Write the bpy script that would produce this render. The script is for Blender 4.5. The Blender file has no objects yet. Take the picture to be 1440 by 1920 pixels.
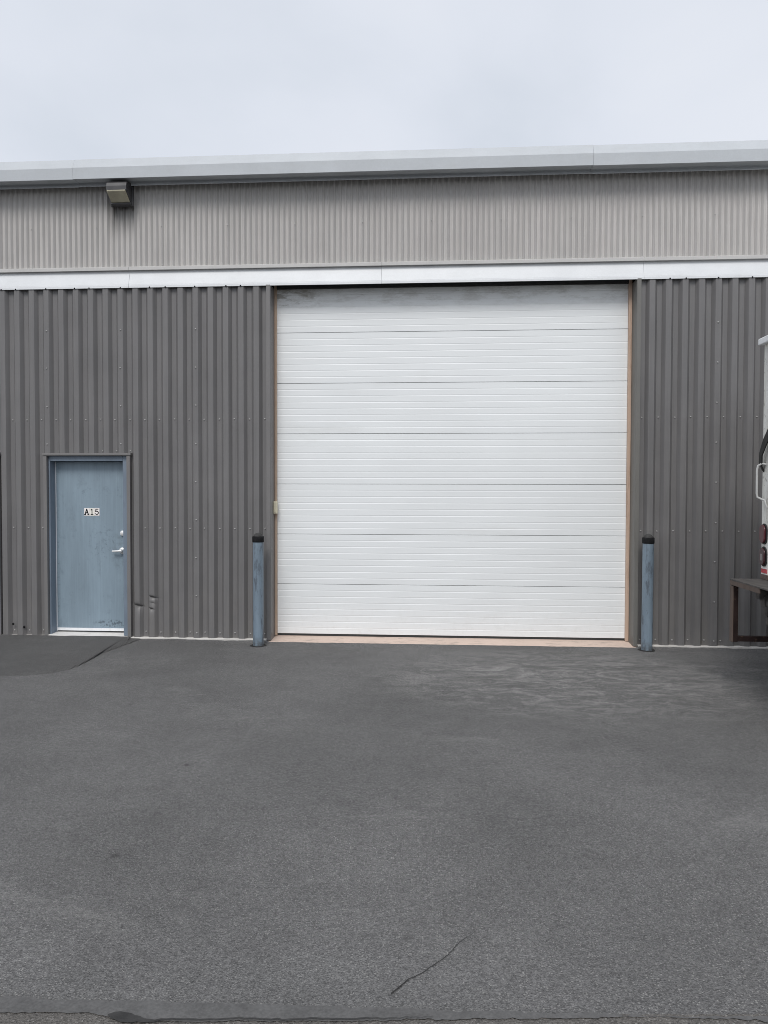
import bpy, math, random
from mathutils import Vector, Matrix, noise
random.seed(7)
R = math.radians
S = bpy.context.scene
COL = S.collection

# ------------------------------------------------------------------ camera, sky, sun, exposure
EYE = 1.785
cam_d = bpy.data.cameras.new('camera')
cam_d.sensor_fit = 'HORIZONTAL'; cam_d.sensor_width = 36.0; cam_d.lens = 35.0
cam_d.clip_start = 0.05; cam_d.clip_end = 2000
cam = bpy.data.objects.new('camera', cam_d); COL.objects.link(cam)
yaw, pitch, roll = -0.0681, -0.0269, -0.0022
fw = Vector((math.sin(yaw)*math.cos(pitch), math.cos(yaw)*math.cos(pitch), math.sin(pitch)))
rt = Vector((math.cos(yaw), -math.sin(yaw), 0)); dn = fw.cross(rt)
c_, s_ = math.cos(roll), math.sin(roll)
rr = rt*c_ + dn*s_; dd = dn*c_ - rt*s_
m = Matrix((rr, -dd, -fw)).transposed().to_4x4()
m.translation = Vector((0, -8.786, EYE))
cam.matrix_world = m
S.camera = cam

SUN_EL, SUN_AZ = R(47), R(188)          # azimuth clockwise from +y: behind the viewer, a little to the left
sun_dir = Vector((math.sin(SUN_AZ)*math.cos(SUN_EL), math.cos(SUN_AZ)*math.cos(SUN_EL), math.sin(SUN_EL)))
W = bpy.data.worlds.new('World'); S.world = W; W.use_nodes = True
wn, wl = W.node_tree.nodes, W.node_tree.links
wn.clear()
out = wn.new('ShaderNodeOutputWorld'); bg = wn.new('ShaderNodeBackground'); wl.new(bg.outputs[0], out.inputs[0])
sky = wn.new('ShaderNodeTexSky'); sky.sky_type = 'NISHITA'; sky.sun_disc = False
sky.sun_elevation = SUN_EL; sky.sun_rotation = SUN_AZ
tc = wn.new('ShaderNodeTexCoord')
mp = wn.new('ShaderNodeMapping'); mp.inputs['Scale'].default_value = (1.0, 1.0, 1.8); mp.inputs['Rotation'].default_value = (0.2, 0.35, 0.9)
wl.new(tc.outputs['Generated'], mp.inputs[0])
nz = wn.new('ShaderNodeTexNoise'); nz.inputs['Scale'].default_value = 2.3; nz.inputs['Detail'].default_value = 5; nz.inputs['Roughness'].default_value = .45
nz.inputs['Distortion'].default_value = .3
wl.new(mp.outputs[0], nz.inputs['Vector'])
cr = wn.new('ShaderNodeValToRGB'); e = cr.color_ramp.elements
e[0].position = .30; e[0].color = (.685, .735, .815, 1)
e[1].position = .72; e[1].color = (.84, .87, .935, 1)
k = e.new(.50); k.color = (.775, .815, .895, 1)
wl.new(nz.outputs['Fac'], cr.inputs[0])
# brighter cloud around the hidden sun
dot = wn.new('ShaderNodeVectorMath'); dot.operation = 'DOT_PRODUCT'; dot.inputs[1].default_value = sun_dir
wl.new(tc.outputs['Generated'], dot.inputs[0])
mr = wn.new('ShaderNodeMapRange'); mr.inputs['From Min'].default_value = .15; mr.inputs['From Max'].default_value = 1.0
mr.inputs['To Min'].default_value = 1.0; mr.inputs['To Max'].default_value = 1.2
wl.new(dot.outputs['Value'], mr.inputs[0])
gl = wn.new('ShaderNodeVectorMath'); gl.operation = 'SCALE'
wl.new(cr.outputs[0], gl.inputs[0]); wl.new(mr.outputs[0], gl.inputs['Scale'])
sk = wn.new('ShaderNodeVectorMath'); sk.operation = 'SCALE'; sk.inputs['Scale'].default_value = .1
wl.new(sky.outputs[0], sk.inputs[0])
mx = wn.new('ShaderNodeMixRGB'); mx.inputs[0].default_value = .94
wl.new(sk.outputs[0], mx.inputs[1]); wl.new(gl.outputs[0], mx.inputs[2])
wl.new(mx.outputs[0], bg.inputs[0]); bg.inputs[1].default_value = 1.0

sun_d = bpy.data.lights.new('sun', 'SUN'); sun_d.energy = 1.8; sun_d.angle = R(24); sun_d.color = (1, .965, .925)
sun = bpy.data.objects.new('sun', sun_d); COL.objects.link(sun)
sun.rotation_euler = sun_dir.to_track_quat('Z', 'Y').to_euler()
S.view_settings.view_transform = 'Standard'; S.view_settings.look = 'None'
S.view_settings.exposure = 0.0; S.view_settings.gamma = 1.0
S.view_settings.use_curve_mapping = False
S.cycles.max_bounces = 6
S.cycles.filter_width = 0.9

# ------------------------------------------------------------------ material helper
class Mat:
    def __init__(s, name, base=(.5, .5, .5), rough=.6, metal=0.0, spec=.5):
        s.m = bpy.data.materials.new(name); s.m.use_nodes = True
        s.n = s.m.node_tree.nodes; s.l = s.m.node_tree.links
        s.b = s.n['Principled BSDF']
        s.b.inputs['Roughness'].default_value = rough; s.b.inputs['Metallic'].default_value = metal
        s.b.inputs['Specular IOR Level'].default_value = spec
        s.tc = s.n.new('ShaderNodeTexCoord')
        rgb = s.n.new('ShaderNodeRGB'); rgb.outputs[0].default_value = (*base, 1)
        s.col = rgb.outputs[0]; s.hgt = None
    def vec(s, scale=(1, 1, 1), rot=(0, 0, 0), loc=(0, 0, 0)):
        mp = s.n.new('ShaderNodeMapping')
        mp.inputs['Scale'].default_value = scale; mp.inputs['Rotation'].default_value = rot; mp.inputs['Location'].default_value = loc
        s.l.new(s.tc.outputs['Object'], mp.inputs[0]); return mp.outputs[0]
    def noise(s, scale, detail=3, rough=.5, vec=None, dist=0):
        t = s.n.new('ShaderNodeTexNoise'); t.inputs['Scale'].default_value = scale
        t.inputs['Detail'].default_value = detail; t.inputs['Roughness'].default_value = rough; t.inputs['Distortion'].default_value = dist
        s.l.new(vec or s.tc.outputs['Object'], t.inputs['Vector']); return t.outputs['Fac']
    def voro(s, scale, vec=None, rand=1.0):
        t = s.n.new('ShaderNodeTexVoronoi'); t.inputs['Scale'].default_value = scale; t.inputs['Randomness'].default_value = rand
        s.l.new(vec or s.tc.outputs['Object'], t.inputs['Vector']); return t
    def remap(s, v, a, b, c=0., d=1., smooth=False):
        t = s.n.new('ShaderNodeMapRange'); t.clamp = True
        if smooth: t.interpolation_type = 'SMOOTHSTEP'
        for k, x in zip(('From Min', 'From Max', 'To Min', 'To Max'), (a, b, c, d)): t.inputs[k].default_value = x
        s.l.new(v, t.inputs[0]); return t.outputs[0]
    def math(s, op, a, b=None):
        t = s.n.new('ShaderNodeMath'); t.operation = op
        for i, x in enumerate((a, b)):
            if x is None: continue
            if isinstance(x, (int, float)): t.inputs[i].default_value = x
            else: s.l.new(x, t.inputs[i])
        return t.outputs[0]
    def axis(s, i):
        if not hasattr(s, 'sep'):
            s.sep = s.n.new('ShaderNodeSeparateXYZ'); s.l.new(s.tc.outputs['Object'], s.sep.inputs[0])
        return s.sep.outputs[i]
    def mix(s, fac, color):
        t = s.n.new('ShaderNodeMixRGB')
        if isinstance(fac, (int, float)): t.inputs[0].default_value = fac
        else: s.l.new(fac, t.inputs[0])
        s.l.new(s.col, t.inputs[1])
        if isinstance(color, tuple): t.inputs[2].default_value = (*color, 1)
        else: s.l.new(color, t.inputs[2])
        s.col = t.outputs[0]; return s
    def mul(s, v):
        t = s.n.new('ShaderNodeVectorMath'); t.operation = 'SCALE'
        s.l.new(s.col, t.inputs[0]); s.l.new(v, t.inputs['Scale']); s.col = t.outputs[0]; return s
    def bump(s, h, strength=.3, dist=.01):
        t = s.n.new('ShaderNodeBump'); t.inputs['Strength'].default_value = strength; t.inputs['Distance'].default_value = dist
        s.l.new(h, t.inputs['Height'])
        if s.hgt: s.l.new(s.hgt, t.inputs['Normal'])
        s.hgt = t.outputs[0]; return s
    def rough(s, v): s.l.new(v, s.b.inputs['Roughness']); return s
    def done(s):
        s.l.new(s.col, s.b.inputs['Base Color'])
        if s.hgt: s.l.new(s.hgt, s.b.inputs['Normal'])
        return s.m

M = {}
# asphalt -----------------------------------------------------------------
def asphalt(name, tone, speck=1.0, scuff=True):
    a = Mat(name, tone, .92, spec=.2)
    big = a.noise(.55, 4, .55); a.mul(a.remap(big, .3, .7, .88, 1.12))
    mid = a.noise(5.0, 5, .6); a.mul(a.remap(mid, .25, .75, .90, 1.10))
    wear = a.remap(a.noise(.8, 3, .5, a.vec(loc=(3, 7, 0))), .35, .65, .45, 1.0)
    v1 = a.voro(180); v2 = a.voro(104, a.vec(loc=(.3, .8, 0)))
    g1 = a.n.new('ShaderNodeSeparateColor'); a.l.new(v1.outputs['Color'], g1.inputs[0])
    g2 = a.n.new('ShaderNodeSeparateColor'); a.l.new(v2.outputs['Color'], g2.inputs[0])
    a.mul(a.remap(g1.outputs[0], 0, 1, 1-.34*speck, 1+.34*speck))
    a.mul(a.remap(a.noise(34, 4, .65, a.vec(loc=(2, 9, 4))), .3, .7, 1-.13*speck, 1+.13*speck))
    a.mul(a.remap(wear, .45, 1.0, .95, 1.07))
    stones = a.math('MULTIPLY', a.remap(g2.outputs[0], .68, .9), a.remap(v2.outputs['Distance'], .25, .5, 1, 0))
    stones = a.math('MULTIPLY', stones, wear)
    a.mix(a.math('MULTIPLY', stones, .62*speck), (.38, .37, .35))
    tiny = a.math('MULTIPLY', a.remap(g1.outputs[1], .9, .97), a.remap(v1.outputs['Distance'], .2, .45, 1, 0))
    a.mix(a.math('MULTIPLY', tiny, .6*speck), (.42, .41, .39))
    holes = a.remap(a.noise(75, 3, .6, a.vec(loc=(5, 1, 0))), .60, .72)
    a.mix(a.math('MULTIPLY', holes, .5), (.035, .035, .036))
    if scuff:
        x, y = a.axis(0), a.axis(1)
        def blob(cx, cy, rx, ry):
            dx = a.math('DIVIDE', a.math('SUBTRACT', x, cx), rx); dy = a.math('DIVIDE', a.math('SUBTRACT', y, cy), ry)
            d = a.math('ADD', a.math('MULTIPLY', dx, dx), a.math('MULTIPLY', dy, dy))
            return a.remap(d, 0., 1.0, 1, 0, True)
        reg = blob(1.3, -1.6, 2.2, 1.6)
        st = a.noise(3.2, 6, .62, a.vec((.8, 1.35, 1), (0, 0, R(33))), 1.3)
        st2 = a.noise(7, 5, .65, a.vec((.75, 1.3, 1), (0, 0, R(-38))), 1.5)
        s1 = a.math('MULTIPLY', a.remap(st, .47, .64, 0, 1, True), reg)
        s2 = a.math('MULTIPLY', a.remap(st2, .48, .65, 0, 1, True), a.math('MULTIPLY', reg, .8))
        gr = a.remap(a.noise(38, 4, .7), .38, .62)
        sc = a.math('MULTIPLY', a.math('MAXIMUM', s1, s2), a.math('ADD', a.math('MULTIPLY', gr, .6), .4))
        sc = a.math('MULTIPLY', sc, a.remap(g1.outputs[2], .25, .75, .4, 1.0))
        a.mix(a.math('MULTIPLY', sc, 1.0), (.35, .342, .328))
        dx = a.math('SUBTRACT', x, .356); dy = a.math('SUBTRACT', y, -1.735)
        d = a.math('SQRT', a.math('ADD', a.math('MULTIPLY', dx, dx), a.math('MULTIPLY', dy, dy)))
        rg = a.math('MULTIPLY', a.remap(a.math('SINE', a.math('MULTIPLY', d, 210)), .0, .9), a.remap(d, .085, .12, 1, 0))
        a.mix(a.math('MULTIPLY', rg, a.remap(a.noise(14, 3), .35, .6, 0, .55)), (.28, .27, .255))
        dv = a.voro(1.7, a.vec(loc=(.4, .2, 0)))
        a.mix(a.math('MULTIPLY', a.remap(dv.outputs['Distance'], .02, .045, 1, 0), .6), (.045, .043, .042))
        # sparse scuffs elsewhere on the yard
        far = a.remap(a.noise(1.1, 6, .7, a.vec((.6, 1.7, 1), (0, 0, R(-32)), (11, 4, 0)), .5), .58, .72, 0, .6, True)
        a.mix(a.math('MULTIPLY', far, gr), (.26, .255, .245))
        # patchy darkening near the wall: mostly the truck's shade painted into the colour
        dk = a.math('MULTIPLY', a.remap(a.noise(1.7, 5, .6, a.vec((.6, 1.4, 1))), .46, .70, 0, .35, True), blob(1.9, -1.2, 3.4, 2.0))
        a.mix(dk, (.062, .061, .060))
    a.bump(v2.outputs['Distance'], .5, .006); a.bump(v1.outputs['Distance'], .6, .005); a.bump(a.noise(160, 3, .6), .5, .005); a.bump(mid, .25, .01)
    return a.done()
M['asphalt'] = asphalt('asphalt', (.133, .131, .129))
M['patch'] = asphalt('patch_asphalt', (.103, .101, .099), .6, False)
M['old_road'] = asphalt('old_road', (.120, .113, .105), .8, False)
a = Mat('sealed_edge', (.118, .1165, .115), .95, spec=.15); a.mul(a.remap(a.noise(6, 6, .7), .3, .7, .75, 1.2)); a.mul(a.remap(a.noise(90, 3, .6), .3, .7, .85, 1.15)); a.bump(a.noise(70, 4, .6), .4, .004); M['seal'] = a.done()
a = Mat('tar', (.030, .029, .028), .5); a.mul(a.remap(a.noise(20, 4), .3, .7, .7, 1.5)); a.bump(a.noise(40, 3), .4, .004); M['tar'] = a.done()
# metals ------------------------------------------------------------------
a = Mat('dark_siding_paint', (.150, .1455, .1445), .42)
a.mul(a.remap(a.noise(1.3, 4, .6), .3, .7, .92, 1.08)); a.mul(a.remap(a.noise(9, 4, .6, a.vec((3, 3, .12))), .3, .7, .93, 1.07))
dz = a.math('MULTIPLY', a.remap(a.axis(2), .05, .9, 1, 0, True), a.remap(a.noise(6, 6, .7, a.vec((1, 1, .5))), .4, .7))
a.mix(a.math('MULTIPLY', dz, .4), (.20, .187, .168))
a.mix(a.remap(a.noise(11, 5, .65, a.vec((2.5, 2.5, .10), loc=(3, 1, 7))), .58, .74, 0, .28), (.215, .205, .195))
a.bump(a.noise(1.6, 2, .5, a.vec((2.2, 1, .8))), .35, .02); a.rough(a.remap(a.noise(4, 4), .3, .7, .36, .55)); M['siding'] = a.done()
a = Mat('light_siding_paint', (.50, .485, .468), .5)
a.mul(a.remap(a.noise(1.1, 4, .6), .3, .7, .94, 1.06)); a.mul(a.remap(a.noise(14, 5, .6, a.vec((3, 3, .15))), .3, .7, .92, 1.07))
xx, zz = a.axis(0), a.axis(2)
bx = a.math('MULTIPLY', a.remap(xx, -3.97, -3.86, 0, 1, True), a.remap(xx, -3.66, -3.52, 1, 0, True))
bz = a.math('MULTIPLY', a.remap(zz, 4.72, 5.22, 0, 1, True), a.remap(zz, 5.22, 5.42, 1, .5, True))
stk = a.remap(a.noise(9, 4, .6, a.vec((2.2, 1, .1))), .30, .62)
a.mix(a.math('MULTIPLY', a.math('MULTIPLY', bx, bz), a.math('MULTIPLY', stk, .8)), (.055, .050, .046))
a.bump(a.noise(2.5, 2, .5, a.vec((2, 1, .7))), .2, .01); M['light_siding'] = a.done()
def painted(name, col, rough=.5, dirt=.1, dcol=(.2, .18, .16), streak=(3, 3, .3), bump=.1):
    a = Mat(name, col, rough)
    a.mul(a.remap(a.noise(2.3, 4, .6), .3, .7, .95, 1.05)); a.mul(a.remap(a.noise(60, 3, .6), .3, .7, .975, 1.025))
    a.mix(a.remap(a.noise(4.5, 6, .7, a.vec(streak)), .52, .75, 0, dirt), dcol)
    a.bump(a.noise(12, 3), bump, .004); return a.done()
M['eave'] = painted('eave_paint', (.485, .51, .53), .45, .2, (.40, .40, .38), (1, 2, 2), .1)
M['channel'] = painted('channel_paint', (.50, .49, .475), .5, .15, (.3, .29, .27))
M['white_band'] = painted('white_flashing_paint', (.67, .685, .695), .45, .2, (.5, .5, .48), (.7, 2, 3), .12)
M['trim'] = painted('grey_trim_paint', (.166, .160, .157), .45, .2, (.08, .075, .07))
M['jamb'] = painted('reveal_paint', (.150, .146, .135), .5, .35, (.075, .065, .05))
M['roof'] = painted('roof_metal', (.55, .56, .57), .5)
M['core'] = painted('inner_wall', (.05, .05, .05), .9)
M['concrete'] = painted('concrete', (.56, .54, .51), .9, .4, (.28, .26, .235), (2, 2, 2), .5)
M['threshold'] = painted('threshold_concrete', (.60, .475, .40), .9, .75, (.27, .225, .19), (1.4, 3, 3), .6)
M['sill'] = painted('sill_paint', (.70, .68, .65), .7, .35, (.3, .28, .25), (2, 2, 2), .3)
M['wood'] = painted('stop_moulding', (.52, .38, .29), .7, .6, (.16, .085, .045), (4, 4, .5), .3)
M['wood_pale'] = painted('stop_moulding_pale', (.48, .36, .27), .7, .5, (.26, .15, .08), (4, 4, .5), .3)
a = Mat('screw_head', (.42, .41, .40), .4, .3); M['screw'] = a.done()
# overhead door
a = Mat('white_door_steel', (.775, .795, .795), .45)
a.mul(a.remap(a.noise(.9, 4, .6), .3, .7, .975, 1.02)); a.mul(a.remap(a.noise(3, 5, .6, a.vec((.3, 1, 3))), .3, .7, .98, 1.015))
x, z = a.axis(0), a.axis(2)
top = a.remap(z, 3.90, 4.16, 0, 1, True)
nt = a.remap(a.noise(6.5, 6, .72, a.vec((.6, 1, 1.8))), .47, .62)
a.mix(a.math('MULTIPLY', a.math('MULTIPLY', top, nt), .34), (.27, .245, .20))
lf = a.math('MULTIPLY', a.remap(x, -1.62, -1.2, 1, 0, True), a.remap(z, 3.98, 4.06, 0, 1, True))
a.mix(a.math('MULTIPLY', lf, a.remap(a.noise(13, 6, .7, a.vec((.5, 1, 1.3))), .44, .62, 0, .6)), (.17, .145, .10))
sf = a.remap(a.noise(24, 6, .72, a.vec((.8, 1, 1), loc=(9, 2, 1))), .70, .76, 0, .35); a.mix(sf, (.42, .41, .38))
lt = a.remap(a.noise(1.1, 6, .7, a.vec((.5, 1, 3), loc=(2, 0, 4))), .60, .74, 0, .14); a.mix(lt, (.45, .43, .38))
low = a.math('MULTIPLY', a.remap(z, .05, .7, 1, 0, True), a.remap(a.noise(14, 6, .7), .5, .75, 0, .14)); a.mix(low, (.4, .36, .30))
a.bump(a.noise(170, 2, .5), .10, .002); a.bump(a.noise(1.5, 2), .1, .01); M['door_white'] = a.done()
M['gap'] = painted('grit_and_contact_shade', (.022, .021, .020), .95, .5, (.05, .048, .045), (9, 9, 9), .5)  # fills the crack; also the painted contact shadow at the bollard feet
M['rubber'] = painted('black_rubber', (.025, .025, .025), .7)
# blue paint
def blue(name, col, wear=1.0, scale=1.0):
    a = Mat(name, col, .48)
    a.mul(a.remap(a.noise(2.2*scale, 4, .6, a.vec((2, 2, .55))), .3, .7, .90, 1.12))
    a.mul(a.remap(a.noise(26, 4, .6, a.vec((2, 2, .06))), .3, .7, .93, 1.06))
    sm = a.remap(a.noise(7*scale, 6, .72, a.vec((1.2, 1, .8))), .56, .70, 0, .45*wear); a.mix(sm, tuple(c*.55 for c in col))
    ch = a.remap(a.noise(30, 4, .65, a.vec((1.4, 1, .6))), .66, .72, 0, .5*wear); a.mix(ch, tuple(c*.45 for c in col))
    lt = a.remap(a.noise(4, 5, .65, a.vec((1.6, 1, .3), loc=(4, 2, 9))), .55, .75, 0, .35*wear); a.mix(lt, tuple(min(.8, c*1.45+.03) for c in col))
    a.bump(a.noise(30, 3, .5, a.vec((1, 1, .3))), .06, .003)
    return a
a = blue('blue_door_paint', (.215, .280, .330), .75)
for ex in (-4.655, -3.762):      # chipped paint along the edges
    ed = a.remap(a.math('ABSOLUTE', a.math('SUBTRACT', a.axis(0), ex)), .01, .05, 1, 0)
    a.mix(a.math('MULTIPLY', ed, a.remap(a.noise(34, 5, .7), .55, .62, 0, .7)), (.11, .12, .125))
# scuffs of their own shape: kick marks low by the lock side, grab marks in the middle (local metres from the door's own base)
def spot(a, cx, cz, rx, rz, nscale, lo, hi, amt, col, off=(0, 0, 0)):
    dx = a.math('DIVIDE', a.math('SUBTRACT', a.axis(0), cx), rx); dz = a.math('DIVIDE', a.math('SUBTRACT', a.axis(2), cz), rz)
    d = a.math('ADD', a.math('MULTIPLY', dx, dx), a.math('MULTIPLY', dz, dz))
    a.mix(a.math('MULTIPLY', a.remap(d, .2, 1, 1, 0, True), a.remap(a.noise(nscale, 5, .7, a.vec(loc=off)), lo, hi, 0, amt)), col)
spot(a, -3.97, .16, .26, .06, 40, .48, .58, .75, (.06, .08, .10))
spot(a, -4.06, 1.16, .24, .26, 24, .54, .66, .5, (.085, .115, .14), (3, 3, 3))
spot(a, -3.84, 1.05, .16, .30, 16, .44, .66, .45, (.10, .12, .13), (2, 8, 5))
spot(a, -4.08, 1.78, .5, .09, 18, .55, .66, .4, (.10, .13, .16), (7, 3, 1))
M['blue'] = a.done()
M['blue_frame'] = blue('blue_frame_paint', (.165, .205, .255), .7).done()
a = blue('bollard_paint', (.165, .215, .262), 1.0)
wp = a.remap(a.noise(5, 6, .7, a.vec((2.2, 2.2, .55), loc=(1, 5, 2))), .52, .62); a.mix(a.math('MULTIPLY', wp, .85), (.07, .085, .105))
bt = a.math('MULTIPLY', a.remap(a.axis(2), 0, .12, 1, 0), a.remap(a.noise(22, 5, .7), .35, .6)); a.mix(bt, (.07, .075, .08))
M['bollard'] = a.done()
a = Mat('bollard_cap_plastic', (.010, .010, .011), .75, spec=.2); a.mul(a.remap(a.noise(30, 4), .3, .7, .7, 1.6)); M['cap'] = a.done()
a = Mat('bollard_dome', (.040, .039, .038), .8); a.mul(a.remap(a.noise(30, 4), .3, .7, .7, 1.4)); M['dome'] = a.done()
M['chrome'] = Mat('satin_chrome', (.82, .82, .81), .38, .45).done()
M['white_metal'] = painted('white_metal', (.78, .79, .80), .4, .2, (.4, .38, .35))
M['grey_metal'] = painted('grey_metal', (.50, .50, .49), .45, .4, (.25, .23, .2))
M['tile'] = Mat('number_tile', (.88, .83, .80), .5).done()
M['tile_warm'] = Mat('number_tile_warm', (.82, .79, .72), .5).done()
M['ink'] = Mat('number_ink', (.012, .014, .015), .5).done()
M['almond'] = painted('almond_plastic', (.66, .61, .46), .5, .3, (.35, .3, .2))
a = Mat('lamp_bronze', (.042, .041, .043), .42); a.mul(a.remap(a.noise(9, 5), .3, .7, .75, 1.5)); M['bronze'] = a.done()
a = Mat('lamp_lens', (.40, .37, .27), .25); a.mul(a.remap(a.noise(6, 4), .3, .7, .75, 1.15))
wv = a.n.new('ShaderNodeTexWave'); wv.inputs['Scale'].default_value = 45; wv.bands_direction = 'X'; a.l.new(a.tc.outputs['Object'], wv.inputs[0])
a.bump(wv.outputs['Fac'], .4, .004); a.b.inputs['Coat Weight'].default_value = .3; M['lens'] = a.done()
# truck
a = Mat('truck_white', (.74, .735, .70), .45); a.mul(a.remap(a.noise(3, 5), .3, .7, .92, 1.06))
a.mix(a.remap(a.noise(7, 6, .72, a.vec((2, 2, .4))), .45, .68, 0, .6), (.40, .38, .31))
a.mix(a.remap(a.noise(26, 5, .7, a.vec((1.2, 1.2, .7), (.5, 0, 0))), .58, .65, 0, .75), (.13, .12, .105)); M['truck_white'] = a.done()
a = Mat('roll_door_paint', (.52, .51, .47), .55); a.mul(a.remap(a.noise(5, 5), .3, .7, .7, 1.15))
a.mix(a.remap(a.noise(18, 6, .75, a.vec((1, 1, .8))), .53, .62, 0, .8), (.12, .115, .10)); M['roll_door'] = a.done()
M['red_lens'] = painted('red_lens', (.085, .018, .024), .3, .4, (.03, .01, .012))
M['dark_lens'] = painted('dark_lens', (.045, .015, .018), .3, .4, (.02, .01, .01))
M['reflector'] = Mat('red_reflector', (.45, .012, .025), .35).done()
M['grey_tape'] = Mat('grey_reflector', (.25, .23, .23), .4).done()
M['white_tape'] = Mat('white_reflector', (.75, .74, .74), .35).done()
a = Mat('rusty_steel', (.022, .0125, .011), .8, spec=.25); a.mul(a.remap(a.noise(9, 5), .3, .7, .6, 1.7))
a.mix(a.remap(a.noise(16, 6, .7), .56, .72, 0, .7), (.17, .105, .072)); a.bump(a.noise(50, 4), .4, .004); M['rust'] = a.done()
a = Mat('worn_deck', (.075, .07, .066), .8); a.mul(a.remap(a.noise(14, 5), .3, .7, .6, 1.5)); a.mix(a.remap(a.noise(22, 5, .7), .58, .7, 0, .6), (.17, .12, .09)); M['deck'] = a.done()
M['rust_edge'] = painted('rust_edge', (.115, .085, .070), .8, .7, (.045, .03, .026), (4, 4, 1.5), .3)
M['chassis'] = painted('chassis_black', (.022, .021, .02), .7, .5, (.06, .05, .042))
M['tyre'] = painted('tyre', (.02, .02, .02), .85, .5, (.06, .056, .05))
M['rim'] = painted('rim', (.45, .44, .42), .5, .6, (.15, .12, .1))
M['glass'] = Mat('cab_glass', (.015, .018, .02), .05).done()
M['strap'] = painted('black_strap', (.012, .012, .012), .7)

# ------------------------------------------------------------------ mesh helper
ORG = {}
class MB:
    def __init__(s): s.v = []; s.f = []; s.mi = []; s.cur = 0
    def face(s, *ix): s.f.append(ix); s.mi.append(s.cur)
    def hexa(s, p):
        b = len(s.v); s.v += [tuple(q) for q in p]
        for q in ((0, 3, 2, 1), (4, 5, 6, 7), (0, 1, 5, 4), (1, 2, 6, 5), (2, 3, 7, 6), (3, 0, 4, 7)): s.face(*[b+i for i in q])
        return s
    def box(s, x0, x1, y0, y1, z0, z1):
        s.hexa([(x0, y0, z0), (x1, y0, z0), (x1, y1, z0), (x0, y1, z0), (x0, y0, z1), (x1, y0, z1), (x1, y1, z1), (x0, y1, z1)]); return s
    def prism(s, pts, axis, a, b):          # closed outline extruded along an axis; outline in the other two axes (in xyz order)
        def P(t, q): return {'x': (t, q[0], q[1]), 'y': (q[0], t, q[1]), 'z': (q[0], q[1], t)}[axis]
        o = len(s.v); n = len(pts)
        s.v += [P(a, q) for q in pts] + [P(b, q) for q in pts]
        s.face(*[o+i for i in range(n)][::-1]); s.face(*[o+n+i for i in range(n)])
        for i in range(n): s.face(o+i, o+(i+1) % n, o+n+(i+1) % n, o+n+i)
        return s
    def strip(s, pts, axis, a, b):          # open sheet
        def P(t, q): return {'x': (t, q[0], q[1]), 'z': (q[0], q[1], t)}[axis]
        o = len(s.v); n = len(pts)
        s.v += [P(a, q) for q in pts] + [P(b, q) for q in pts]
        for i in range(n-1): s.face(o+i, o+i+1, o+n+i+1, o+n+i)
        return s
    def lathe(s, prof, cx, cy, n=32, axis='z', c3=0.):
        o = len(s.v)
        for r, h in prof:
            for i in range(n):
                t = 2*math.pi*i/n; u, w = r*math.cos(t), r*math.sin(t)
                s.v.append((cx+u, cy+w, c3+h) if axis == 'z' else ((cx+u, cy+h, c3+w) if axis == 'y' else (cx+h, cy+u, c3+w)))
        for j in range(len(prof)-1):
            for i in range(n):
                s.face(o+j*n+i, o+j*n+(i+1) % n, o+(j+1)*n+(i+1) % n, o+(j+1)*n+i)
        s.face(*[o+i for i in range(n)][::-1]); s.face(*[o+(len(prof)-1)*n+i for i in range(n)])
        return s
    def tube(s, path, r, n=10):
        path = [Vector(p) for p in path]; o = len(s.v); up = None
        for j, p in enumerate(path):
            t = ((path[min(j+1, len(path)-1)]-path[max(j-1, 0)])).normalized()
            if up is None: up = Vector((0, 0, 1)) if abs(t.z) < .9 else Vector((0, 1, 0))
            a = t.cross(up).normalized(); b = a.cross(t); up = b
            for i in range(n):
                th = 2*math.pi*i/n; s.v.append(tuple(p+(a*math.cos(th)+b*math.sin(th))*r))
        for j in range(len(path)-1):
            for i in range(n): s.face(o+j*n+i, o+j*n+(i+1) % n, o+(j+1)*n+(i+1) % n, o+(j+1)*n+i)
        s.face(*[o+i for i in range(n)][::-1]); s.face(*[o+(len(path)-1)*n+i for i in range(n)]); return s
    def screw(s, x, y, z, r=.0085):          # washer and hex head facing -y
        n = 8; o = len(s.v)
        for rr, h in ((r*1.15, 0), (r*1.05, .0025), (r*.72, .003), (r*.62, .0095), (r*.3, .0115)):
            for i in range(n): t = 2*math.pi*(i+.5)/n; s.v.append((x+rr*math.cos(t), y-h, z+rr*math.sin(t)))
        for j in range(4):
            for i in range(n): s.face(o+j*n+i, o+j*n+(i+1) % n, o+(j+1)*n+(i+1) % n, o+(j+1)*n+i)
        s.face(*[o+4*n+i for i in range(n)])
    def build(s, name, mats, parent=None, bevel=0, smooth=False, seg=2, org=None):
        me = bpy.data.meshes.new(name)
        root = parent
        while root is not None and root.parent is not None: root = root.parent
        og = Vector(ORG.get(root.name, (0, 0, 0))) if root is not None else Vector(org or (0, 0, 0))
        me.from_pydata([tuple(Vector(v)-og) for v in s.v], [], s.f)
        if not isinstance(mats, (list, tuple)): mats = [mats]
        for mm in mats: me.materials.append(mm)
        me.polygons.foreach_set('material_index', s.mi)
        if smooth: me.polygons.foreach_set('use_smooth', [True]*len(me.polygons))
        me.validate(); me.update()
        import bmesh
        bm = bmesh.new(); bm.from_mesh(me); bmesh.ops.recalc_face_normals(bm, faces=bm.faces); bm.to_mesh(me); bm.free()
        ob = bpy.data.objects.new(name, me); COL.objects.link(ob)
        if parent is not None: ob.parent = parent
        else: ob.location = og; ORG[ob.name] = tuple(og)
        if bevel:
            bv = ob.modifiers.new('bevel', 'BEVEL'); bv.width = bevel; bv.segments = seg; bv.limit_method = 'ANGLE'; bv.angle_limit = R(35)
        if smooth:
            es = ob.modifiers.new('edge_split', 'EDGE_SPLIT'); es.split_angle = R(38)
        return ob
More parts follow.
